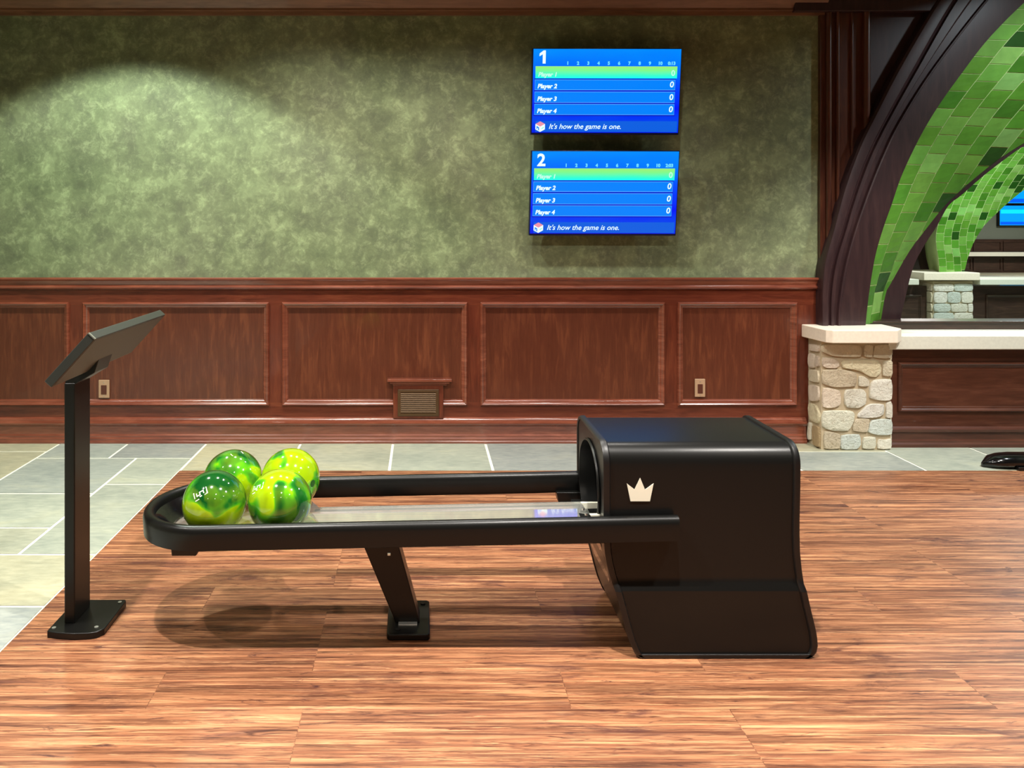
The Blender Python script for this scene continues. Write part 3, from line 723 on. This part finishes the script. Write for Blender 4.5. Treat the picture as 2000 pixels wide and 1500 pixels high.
# ------------------------------------------------------------------ outlets and register
def outlet(u0, u1, v0, v1, label):
    t = thing('wall_outlet', (xw((u0+u1)/2), YW, zw(v1)), label, 'outlet')
    m = MB(); m.box(xw(u0), xw(u1), YW-.006, YW+.006, zw(v1), zw(v0)); m.build('cover_plate', M_plate, t, bevel=.003)
    m = MB(); m.box(xw(u0+5), xw(u1-5), YW-.008, YW-.004, zw(v1-7), zw(v0+10)); m.build('socket', M_platedk, t, bevel=.001)
    for vv in (v0+5, v1-4):
        m = MB(); m.cyl((xw((u0+u1)/2), YW-.0055, zw(vv)), (0, -1, 0), .003, .002, 10); m.build('screw', M_screw, t)
outlet(193, 214, 742, 777, 'small tan outlet plate in the panelling beside the black kiosk post')
outlet(1357, 1377, 740, 775, 'small tan outlet plate in the panelling between the hood and the stone pier')
t = thing('floor_register', (xw(816), YW, zw(815)), 'bronze slatted heating register with small moulded hood set low in the panelling', 'vent')
m = MB(); m.box(xw(768), xw(866), YW-.022, YW+.006, zw(816), zw(751)); m.build('casing', M_stile, t, bevel=.003)
m = MB(); zz0, zz1 = zw(751), zw(738)
for k_, (e0, e1, oo, za, zb) in enumerate(((10, 10, .028, 0, .3), (5, 5, .040, .3, .62), (0, 0, .052, .62, 1.0))):
    m.box(xw(757+e0), xw(882-e1), YW-oo, YW+.006, zz0+(zz1-zz0)*za, zz0+(zz1-zz0)*zb)
m.build('hood_moulding', M_mould, t, bevel=.002)
m = MB(); x0, x1, z0, z1 = xw(777), xw(857), zw(811), zw(759)
rings = [[(x0+d, YW-o, z0+d), (x1-d, YW-o, z0+d), (x1-d, YW-o, z1-d), (x0+d, YW-o, z1-d)] for d, o in ((0, .020), (0, .026), (.004, .029), (.020, .029), (.022, .022))]
m.sweep(rings, caps=False); m.build('grille_frame', M_reg, t, smooth=40)
m = MB(); m.box(x0+.02, x1-.02, YW-.0235, YW-.021, z0+.02, z1-.02); m.build('duct_opening', M_void, t)
m = MB(); n = 10
for i in range(n):
    zc_ = z0+.022+(z1-z0-.044)*(i+.5)/n
    m.add([(x0+.018, YW-.030, zc_-.003), (x1-.018, YW-.030, zc_-.003), (x1-.018, YW-.024, zc_+.004), (x0+.018, YW-.024, zc_+.004),
           (x0+.018, YW-.030, zc_-.0015), (x1-.018, YW-.030, zc_-.0015), (x1-.018, YW-.024, zc_+.0055), (x0+.018, YW-.024, zc_+.0055)],
          [(0, 1, 2, 3), (7, 6, 5, 4), (0, 4, 5, 1), (3, 2, 6, 7), (0, 3, 7, 4), (1, 5, 6, 2)])
m.build('slats', M_reg, t)
# ------------------------------------------------------------------ ball return
YN, YF_ = F/592, F/506           # hood near and far faces
YCN = (YN+YF_)/2
br = thing('ball_return', (.3, YCN, 0), 'black bowling ball return with rounded hood, white crown emblem and long oval ball rack', 'ball return')
XLt = [(0, .716), (.008, .705), (.02, .697), (.04, .688), (.067, .677), (.12, .662), (.168, .650), (.215, .637), (.26, .622), (.303, .611), (.345, .604), (.40, .601), (.75, .600)]
XRt = [(0, 1.262), (.006, 1.276), (.018, 1.286), (.035, 1.291), (.06, 1.290), (.10, 1.283), (.16, 1.268), (.22, 1.255), (.28, 1.246), (.34, 1.240), (.42, 1.238), (.55, 1.241), (.75, 1.243)]
hx = lambda z: (interp(XLt, z), interp(XRt, z))
ZT, RT = .690, .062
def hood_path(off=0.0, step=True):
    """(y, z) round the hood from the near foot, over the top, to the far foot"""
    pts = []
    zl_ = [.0, .008, .02, .04, .067, .09, .12, .15, .18, .205, .217]
    for z in zl_: pts.append((YN-.015-off, z))
    pts.append((YN-.015-off, .219)); pts.append((YN-off, .238))
    for z in (.26, .28, .30, .32, .34, .37, .40, .45, .50, .55, .60): pts.append((YN-off, z))
    for k_ in range(9):
        a = k_/8*math.pi/2; pts.append((YN+RT-(RT+off)*math.cos(a), ZT-RT+(RT+off)*math.sin(a)))
    for k_ in range(9):
        a = math.pi/2-k_/8*math.pi/2; pts.append((YF_-RT+(RT+off)*math.cos(a), ZT-RT+(RT+off)*math.sin(a)))
    for z in (.60, .55, .50, .45, .40, .37, .34, .32, .30, .28, .26, .238, .219, .217, .205, .18, .15, .12, .09, .067, .04, .02, .008, 0.0): pts.append((YF_+off, z))
    return pts
hp = hood_path()
m = MB(); rings = []
for y, z in hp:
    a, b = hx(z); rings.append([(a+(b-a)*t_/6, y, z) for t_ in range(7)])
m.sweep(rings, closed_ring=False, caps=False)
b0 = hp
# rear cap: strips joined across between near and far
nh = len(hp)//2
m.sweep([[(hx(hp[i][1])[1], hp[i][0], hp[i][1]), (hx(hp[i][1])[1], hp[-1-i][0], hp[-1-i][1])] for i in range(nh)], closed_ring=False, caps=False)
m.build('hood_shell', M_hood, br, smooth=40)
# left face with the arched ball mouth
m = MB(); cz = .50; cy = YCN
hr = [(cy+.155*math.cos(a)*1.0, cz+(.145 if math.sin(a) > 0 else .15)*math.sin(a)) for a in [2*math.pi*i/72 for i in range(72)]]
# squared lower part of the mouth
hr = [(y, z if z >= cz else max(z, .36)) for y, z in hr]
outer_path = hp+[(YF_+(YN-YF_)*i/10, 0.0) for i in range(1, 10)]
def ray_to(poly, a):
    d = Vector((math.cos(a), math.sin(a))); best = None
    for p, q_ in zip(poly, poly[1:]+poly[:1]):
        p = Vector(p)-Vector((cy, cz)); e_ = Vector(q_)-Vector((cy, cz))-p
        den = d.x*e_.y-d.y*e_.x
        if abs(den) < 1e-9: continue
        t_ = (p.x*e_.y-p.y*e_.x)/den; s_ = (p.x*d.y-p.y*d.x)/den
        if t_ > 0 and -1e-6 <= s_ <= 1+1e-6 and (best is None or t_ > best): best = t_
    return (cy+d.x*best, cz+d.y*best)
angs = sorted(set([round(math.atan2(z-cz, y-cy), 6) for y, z in outer_path]+[round(-math.pi+2*math.pi*i/96, 6) for i in range(96)]))
outer = [ray_to(outer_path, a) for a in angs]; inner = [ray_to(hr, a) for a in angs]
rings = []
for t_ in (0, .12, .3, .5, .7, .88, 1):
    r = []
    for o_, i_ in zip(outer, inner):
        y = i_[0]+(o_[0]-i_[0])*t_; z = i_[1]+(o_[1]-i_[1])*t_; bulge = 0
        r.append((hx(z)[0]+bulge, y, z))
    rings.append(r)
m.sweep(rings, caps=False)
m.build('front_panel', M_hood, br, smooth=40)
m = MB()
lip = [[(hx(z)[0]+d, cy+(y-cy)*k_, cz+(z-cz)*k_) for y, z in inner] for d, k_ in ((-.004, 1.05), (-.009, 1.03), (-.009, 1.0), (.01, .985), (.05, .97))]
m.sweep(lip, caps=False); m.build('mouth_trim', M_black, br, smooth=50)
m = MB(); m.sweep([[(hx(z)[0]+.02, y, z) for y, z in inner], [(.95, cy+(y-cy)*.98, cz+(z-cz)*.98) for y, z in inner]], caps=True); m.f.pop(-2); m.m.pop(); m.c.pop()
m.build('ball_tunnel', M_void, br, smooth=40)
# end trims
for side in (0, 1):
    m = MB(); rings = []
    pth = hood_path(.0)
    for k_, (y, z) in enumerate(pth):
        ny, nz = 0, 0
        p0, p1 = pth[max(k_-1, 0)], pth[min(k_+1, len(pth)-1)]
        ty, tz = p1[0]-p0[0], p1[1]-p0[1]; L = math.hypot(ty, tz) or 1; ny, nz = -tz/L, ty/L
        if k_ < 14 and True: ny, nz = -1, 0
        if k_ > len(pth)-15: ny, nz = 1, 0
        xx = hx(z)[side]; sg = 1 if side == 0 else -1; w_ = .019
        rings.append([(xx-sg*.003, y-ny*.006, z-nz*.006), (xx-sg*.004, y+ny*.004, z+nz*.004), (xx+sg*.003, y+ny*.008, z+nz*.008), (xx+sg*(w_-.004), y+ny*.008, z+nz*.008), (xx+sg*w_, y+ny*.003, z+nz*.003), (xx+sg*w_, y-ny*.006, z-nz*.006)])
    m.sweep(rings, caps=True); m.build('edge_trim', M_black2, br, smooth=50)
m = MB()
ft = [(.73, .0), (1.262, .0), (1.276, .006), (1.276, .014), (.70, .014), (.708, .006)]
m.prism([(x, YN-.023, z) for x, z in ft], (0, .03, 0)); m.build('foot_trim', M_black2, br, bevel=.002)
# crown emblem
m = MB(); cr_ = [(1224, 944), (1239, 955.5), (1250, 933), (1259.5, 956), (1276, 944), (1269, 978.5), (1231, 978.5)]
m.prism([P(u, v, 592)-Vector((0, .0005, 0)) for u, v in cr_], (0, -.0025, 0)); tag(m.build('crown_emblem', M_white, br), 'white three-pointed crown')
# lower opening in the front panel
m = MB()
def fp(y, z, d): return (hx(z)[0]+d, y, z)
op = [(2.60, .335), (2.60, .22), (2.64, .19), (2.86, .19), (2.90, .22), (2.90, .335), (2.86, .35), (2.64, .35)]
m.sweep([[fp(y, z, -.002) for y, z in op], [fp(y, z, .03) for y, z in op]]); m.build('access_cover', M_blackg, br, bevel=.002)
# --- oval rack rim
TILT = .0213
def tz(x): return TILT*x
YRN, YRF = F/603, F/502; WR = .037; yc_r = (YRN+YRF)/2; rr = (YRF-YRN)/2
prof = [(0, .377), (-.001, .40), (-.003, .43), (.0, .444), (.006, .451), (.014, .4545), (.024, .454), (.032, .449), (.036, .441), (.037, .43), (.037, .385), (.033, .378), (.006, .375)]
pathc = []
xs_ = -.978+rr
for i in range(13): pathc.append((Vector((.833+(xs_-.833)*i/12, YRN, 0)), Vector((0, 1, 0))))
for i in range(1, 36):
    a = -math.pi/2-math.pi*i/36; pathc.append((Vector((xs_+rr*math.cos(a), yc_r+rr*math.sin(a), 0)), -Vector((math.cos(a), math.sin(a), 0))))
for i in range(13): pathc.append((Vector((xs_+(.61-xs_)*i/12, YRF, 0)), Vector((0, -1, 0))))
m = MB(); m.sweep([[p+n_*d+Vector((0, 0, z+tz((p+n_*d).x))) for d, z in prof] for p, n_ in pathc])
rim = m.build('rack_rim', M_black, br, smooth=50)
# inner black lip and end bowl
m = MB()
inn = [(p+n_*WR, n_) for p, n_ in pathc if p.x < -.62]
m.sweep([[p+n_*d+Vector((0, 0, z+tz((p+n_*d).x))) for d, z in ((0, .425), (.012, .418), (.030, .400), (.050, .385), (.058, .381), (.058, .372), (0, .372))] for p, n_ in inn])
m.build('end_bowl', M_blackg, br, smooth=50)
for u, v, s in ((329, 1003, 560), (349, 979, 530)):
    p = P(u, v, s); m = MB(); m.cyl((p.x, p.y, .384+tz(p.x)+.012), (0, 0, 1), .006, .003, 14); m.build('screw', M_screw, br)
# under tray supports (track bars) and clear tray
m = MB()
for y0, y1 in ((YRN+.030, YRN+.052), (F/526.5-.006, F/526.5+.010)):
    m.prism([(x, y0, z+tz(x)) for x, z in ((-.40, .366), (.62, .366), (.62, .371), (-.40, .371))], (0, y1-y0, 0))
m.build('track_bar', M_black, br, bevel=.002)
yt0, yt1 = YRN+.03, F/526.5
pl = []
inner_r = rr-WR+.004
tp = [(.60, yt0), (.60, yt1), (-.38, yt1), (-.44, YRF-WR-.002)]
for i in range(0, 25):
    a = math.pi/2+math.pi*i/24; tp.append((xs_+inner_r*math.cos(a), yc_r+inner_r*math.sin(a)))
tp.append((.60, yt0))
tp = tp[:-1]
m = MB(); zt0 = .3745
m.add([(x, y, zt0+.008+tz(x)-.019*(YRF-y)/.45) for x, y in tp], [list(range(len(tp)))])
m.build('ball_tray', M_acryl, br, fix=False)
m = MB()   # thin polished edge of the tray
m.prism([(x, yt1-.004, z+tz(x)) for x, z in ((-.38, .368), (.60, .368), (.60, .381), (-.38, .381))], (0, .004, 0)); m.build('tray_edge', M_chrome, br)
# feed gate at the hood mouth
for (pts, s) in ((([(1135, 982), (1175, 982), (1175, 993), (1143, 994)]), 545), (([(1152, 1005), (1175, 1005), (1175, 1015), (1158, 1015)]), 578)):
    m = MB(); q3 = [P(u, v, s) for u, v in pts]; m.prism(q3, (0, .012, 0)); m.build('gate_plate', M_white, br, bevel=.001)
for u, v, s in ((1139, 994, 555), (1145, 1004, 570)):
    p = P(u, v, s); m = MB(); m.cyl((p.x, p.y, p.z-.004), (0, 0, 1), .005, .008, 12); m.build('gate_screw', M_chrome, br)
m = MB(); m.prism([P(u, v, 512) for u, v in ((1087, 962), (1136, 962), (1136, 982), (1091, 982))], (0, .05, 0)); m.build('side_bracket', M_black, br, bevel=.003)
m = MB(); m.box(.56, .62, 2.56, 2.90, .355+tz(.6), .372+tz(.6)); m.build('mouth_sill', M_black, br, bevel=.002)
# legs
m = MB(); lx = lambda z: (-.200-.09*(.371-z)/.371*-1.0, 0)
leg = [(-.231, .348), (-.098, .348), (-.008, .02), (-.094, .02)]
m.prism([(x, 2.695, z) for x, z in leg], (0, .085, 0)); m.build('leg', M_black, br, bevel=.006, seg=3)
m = MB(); ysn, ysf = F/572.6, F/524
m.prism([(x, y, 0.0) for x, y in ((-.115, ysn), (.020, ysn), (.026, ysn+.01), (.026, ysf-.01), (.018, ysf), (-.118, ysf), (-.126, ysf-.01), (-.122, ysn+.01))], (0, 0, .022)); m.build('foot_plate', M_black, br, bevel=.005, seg=3)
for x, y in ((-.085, ysn+.03), (.002, ysf-.03), (-.10, ysf-.03)):
    m = MB(); m.cyl((x, y, .022), (0, 0, 1), .009, .004, 14); m.build('bolt', M_black2, br)
m = MB(); m.box(-.122, -.112, 2.688, 2.696, .262, .268); m.build('screw', M_white, br)
m = MB(); m.box(-.084, -.018, 2.672, 2.694, .022, .028); m.build('toe_strip', M_screw, br, bevel=.001)
m = MB(); m.prism([(x, F/588, z) for x, z in ((-.838, .37), (-.735, .375), (-.752, .318), (-.834, .318))], (0, .07, 0)); m.build('stop_bracket', M_black2, br, bevel=.004)
# ------------------------------------------------------------------ bowling balls
def sphere(r, nu=56, nv=36):
    m = MB(); rings = []
    for i in range(1, nv):
        th = math.pi*i/nv; rings.append([(r*math.sin(th)*math.cos(2*math.pi*j/nu), r*math.sin(th)*math.sin(2*math.pi*j/nu), r*math.cos(th)) for j in range(nu)])
    vs = [(0, 0, r)]+[p for q_ in rings for p in q_]+[(0, 0, -r)]; fs = []
    for j in range(nu): fs.append((0, 1+j, 1+(j+1) % nu))
    for i in range(nv-2):
        for j in range(nu): a = 1+i*nu; fs.append((a+j, a+nu+j, a+nu+(j+1) % nu, a+(j+1) % nu))
    e_ = len(vs)-1; a = 1+(nv-2)*nu
    for j in range(nu): fs.append((e_, a+(j+1) % nu, a+j))
    m.add(vs, fs); return m
RB = .1077
def on_sphere(c, n, up, x, y, lift):
    n = n.normalized(); r_ = up.cross(n).normalized(); u_ = n.cross(r_)
    d = (n*RB+r_*x+u_*y).normalized(); return c+d*(RB+lift)
def ribbon(mb, c, n, up, pts, w_):
    """a painted line on the ball through local 2-d points"""
    for a, b in zip(pts, pts[1:]):
        a, b = Vector(a), Vector(b); d = (b-a).normalized(); p = Vector((-d.y, d.x))*w_/2; a2, b2 = a-d*w_/2, b+d*w_/2
        q4 = [(a2+p), (b2+p), (b2-p), (a2-p)]
        mb.add([on_sphere(c, n, up, v.x, v.y, .0006) for v in q4], [(0, 1, 2, 3)])
balls = [  # u, scale, logo px, hole px, label, seed, bias
 (419, 569, (391, 963), None, 'green and yellow bowling ball nearest the kiosk post, outlined white mark on its side', 3.1, .09, 35, -3.6),
 (547, 569, (503, 951), None, 'green bowling ball with boxed white mark, near rim row, farther from the kiosk', 8.3, -.17, 35, 2.6),
 (455, 525.5, (463, 885), None, 'mostly dark green bowling ball in the rear row, white mark on its top', 5.7, -.08, 0, -.6),
 (568, 525.5, None, (611, 944), 'bright yellow-green bowling ball in the rear row with a dark finger hole', 11.9, .07, 0, .5)]
for u, s, lg_, hole, lab, seed, bias, rot, gz in balls:
    y = F/s; x = X(u, s); z = .3745+tz(x)+RB+(.006 if s < 550 else -.001)
    t = thing('bowling_ball', (x, y, z), lab, 'bowling ball', 'bowling balls on the return rack')
    m = sphere(RB); m.v = [tuple(Vector(p)+Vector((x, y, z))) for p in m.v]; m.build('ball_shell', ball_mat('ball_marble', seed, bias, gz), t, smooth=180)
    c = Vector((x, y, z)); camp = Vector((0, 0, H))
    def hit(px):
        d = (P(px[0], px[1], 500)-camp).normalized(); oc = camp-c; b_ = oc.dot(d); disc = b_*b_-oc.dot(oc)+RB*RB
        tt = -b_-math.sqrt(max(disc, 0)); return (camp+d*tt-c).normalized()
    if lg_:
        n_ = hit(lg_); up = Matrix.Rotation(math.radians(rot), 3, n_) @ Vector((0, 0, 1)); m = MB(); k_ = .0145
        if seed == 5.7: ribbon(m, c, n_, up, [(-k_*1.1, 0), (k_*1.1, 0)], .016)
        else:
            ribbon(m, c, n_, up, [(-k_*1.6, -k_*.5), (-k_*1.6, k_*.75), (k_*1.6, k_*.75), (k_*1.6, -k_*.75), (-k_*.2, -k_*.75)], .0034)
            ribbon(m, c, n_, up, [(-k_*.9, k_*.25), (-k_*.9, -k_*.35), (-k_*.1, -k_*.35), (-k_*.1, k_*.25), (k_*.8, k_*.25), (k_*.8, -k_*.3)], .0036)
            ribbon(m, c, n_, up, [(-k_*1.6, -k_*1.2), (-k_*.7, -k_*1.2)], .003)
        m.build('logo_mark', M_white, t, fix=False)
    if hole:
        n_ = hit(hole); m = MB(); up = Vector((0, 0, 1))
        m.add([on_sphere(c, n_, up, .0125*math.cos(a), .0125*math.sin(a), .0006) for a in [2*math.pi*i/24 for i in range(24)]], [list(range(24))])
        m.build('finger_hole', plain('hole_green', (20, 74, 18), .3), t, fix=False)
# ------------------------------------------------------------------ kiosk stand
M_head = plain('head_shell', (44, 46, 43), .38)
ks = thing('kiosk_stand', (-1.2, 2.75, 0), 'black floor-standing control kiosk with tilted slim screen on a flat post', 'kiosk')
yk0, yk1 = F/571, F/524
m = MB(); q_ = [(-1.290, yk0+.012), (-1.250, yk0+.002), (-1.190, yk0-.004), (-1.140, yk0), (-1.118, yk0+.008), (-1.100, yk0+.03), (-1.100, yk1-.012), (-1.106, yk1), (-1.284, yk1), (-1.292, yk1-.008), (-1.292, yk0+.02)]
m.prism([(x, y, 0) for x, y in q_], (0, 0, .024)); m.build('base_plate', M_black, ks, bevel=.004, seg=3)
for x, y in ((-1.275, yk0+.03), (-1.13, yk0+.035), (-1.118, yk1-.025), (-1.275, yk1-.025)):
    m = MB(); m.cyl((x, y, .024), (0, 0, 1), .007, .003, 14); m.build('bolt', M_screw, ks)
yp0, yp1 = F/558, F/533
m = MB(); m.box(-1.254, -1.217, yp0, yp1, .024, .865); m.build('post', M_black, ks, bevel=.004, seg=3)
# screen head
s1, s2 = 617.0, 484.0
A = P(172, 650, s1); B = P(86, 745, s1); Dv = Vector((0, F/s2-F/s1, 0)); e1 = (B-A); nrm = Vector((e1.z, 0, -e1.x)).normalized()
if nrm.z > 0: nrm = -nrm
# nrm points to the underside
th = .030
def headbox(a0, a1, b0, b1, d0, d1):
    m = MB(); o_ = A+e1*a0+Dv*b0+nrm*d0; ax, ay, an = e1*(a1-a0), Dv*(b1-b0), nrm*(d1-d0)
    m.add([o_, o_+ax, o_+ax+ay, o_+ay, o_+an, o_+ax+an, o_+ax+ay+an, o_+ay+an], [(0, 3, 2, 1), (4, 5, 6, 7), (0, 1, 5, 4), (1, 2, 6, 5), (2, 3, 7, 6), (3, 0, 4, 7)]); return m
headbox(0, 1, 0, 1, .000, th).build('screen_housing', M_head, ks, bevel=.003, seg=3)
headbox(.03, .97, .012, .988, th-.002, th+.001).build('back_cover', M_grey, ks, bevel=.001)
headbox(.04, .96, .03, .97, -.001, .003).build('screen', M_blackg, ks)
headbox(-.006, .010, -.003, .012, .001, th-.001).build('corner_glint', M_chrome, ks)  # chrome sliver standing in for a bright highlight on the housing corner
m = MB(); nk = [(-1.254, .86), (-1.254, .885), (-1.240, .905), (-1.205, .925), (-1.160, .945), (-1.130, .960), (-1.150, .90), (-1.217, .86)]
m.prism([(x, yp0+.004, z) for x, z in nk], (0, yp1-yp0-.008, 0)); m.build('neck_bracket', M_black, ks, bevel=.003)
# ------------------------------------------------------------------ shiny black foot at the right edge
yfz = F/338.5
t = thing('stool_foot', (3.6, yfz+.1, 0), 'glossy black rounded foot lying at the right edge where wood meets slate', 'furniture foot')
m = MB(); rings = []
for i in range(15):
    a = i/14; x = 3.285+a*.75; k_ = min(1, math.sqrt(max(1-(1-min(a/.22, 1))**2, .02))); hgt = .022+.062*k_*(1-.0*a)
    sec = []
    for j in range(16):
        b_ = 2*math.pi*j/16; yy_ = yfz+.075+.075*k_*math.cos(b_); zz_ = (hgt/2)*(1+math.sin(b_)*1.0)
        sec.append((x, yy_, max(zz_, 0.001)))
    rings.append(sec)
m.sweep(rings); m.build('foot_casing', M_blackg, t, smooth=60)
m = MB(); m.box(3.44, 4.03, yfz-.004, yfz+.05, .001, .022); m.build('foot_pad', M_black2, t, bevel=.003)
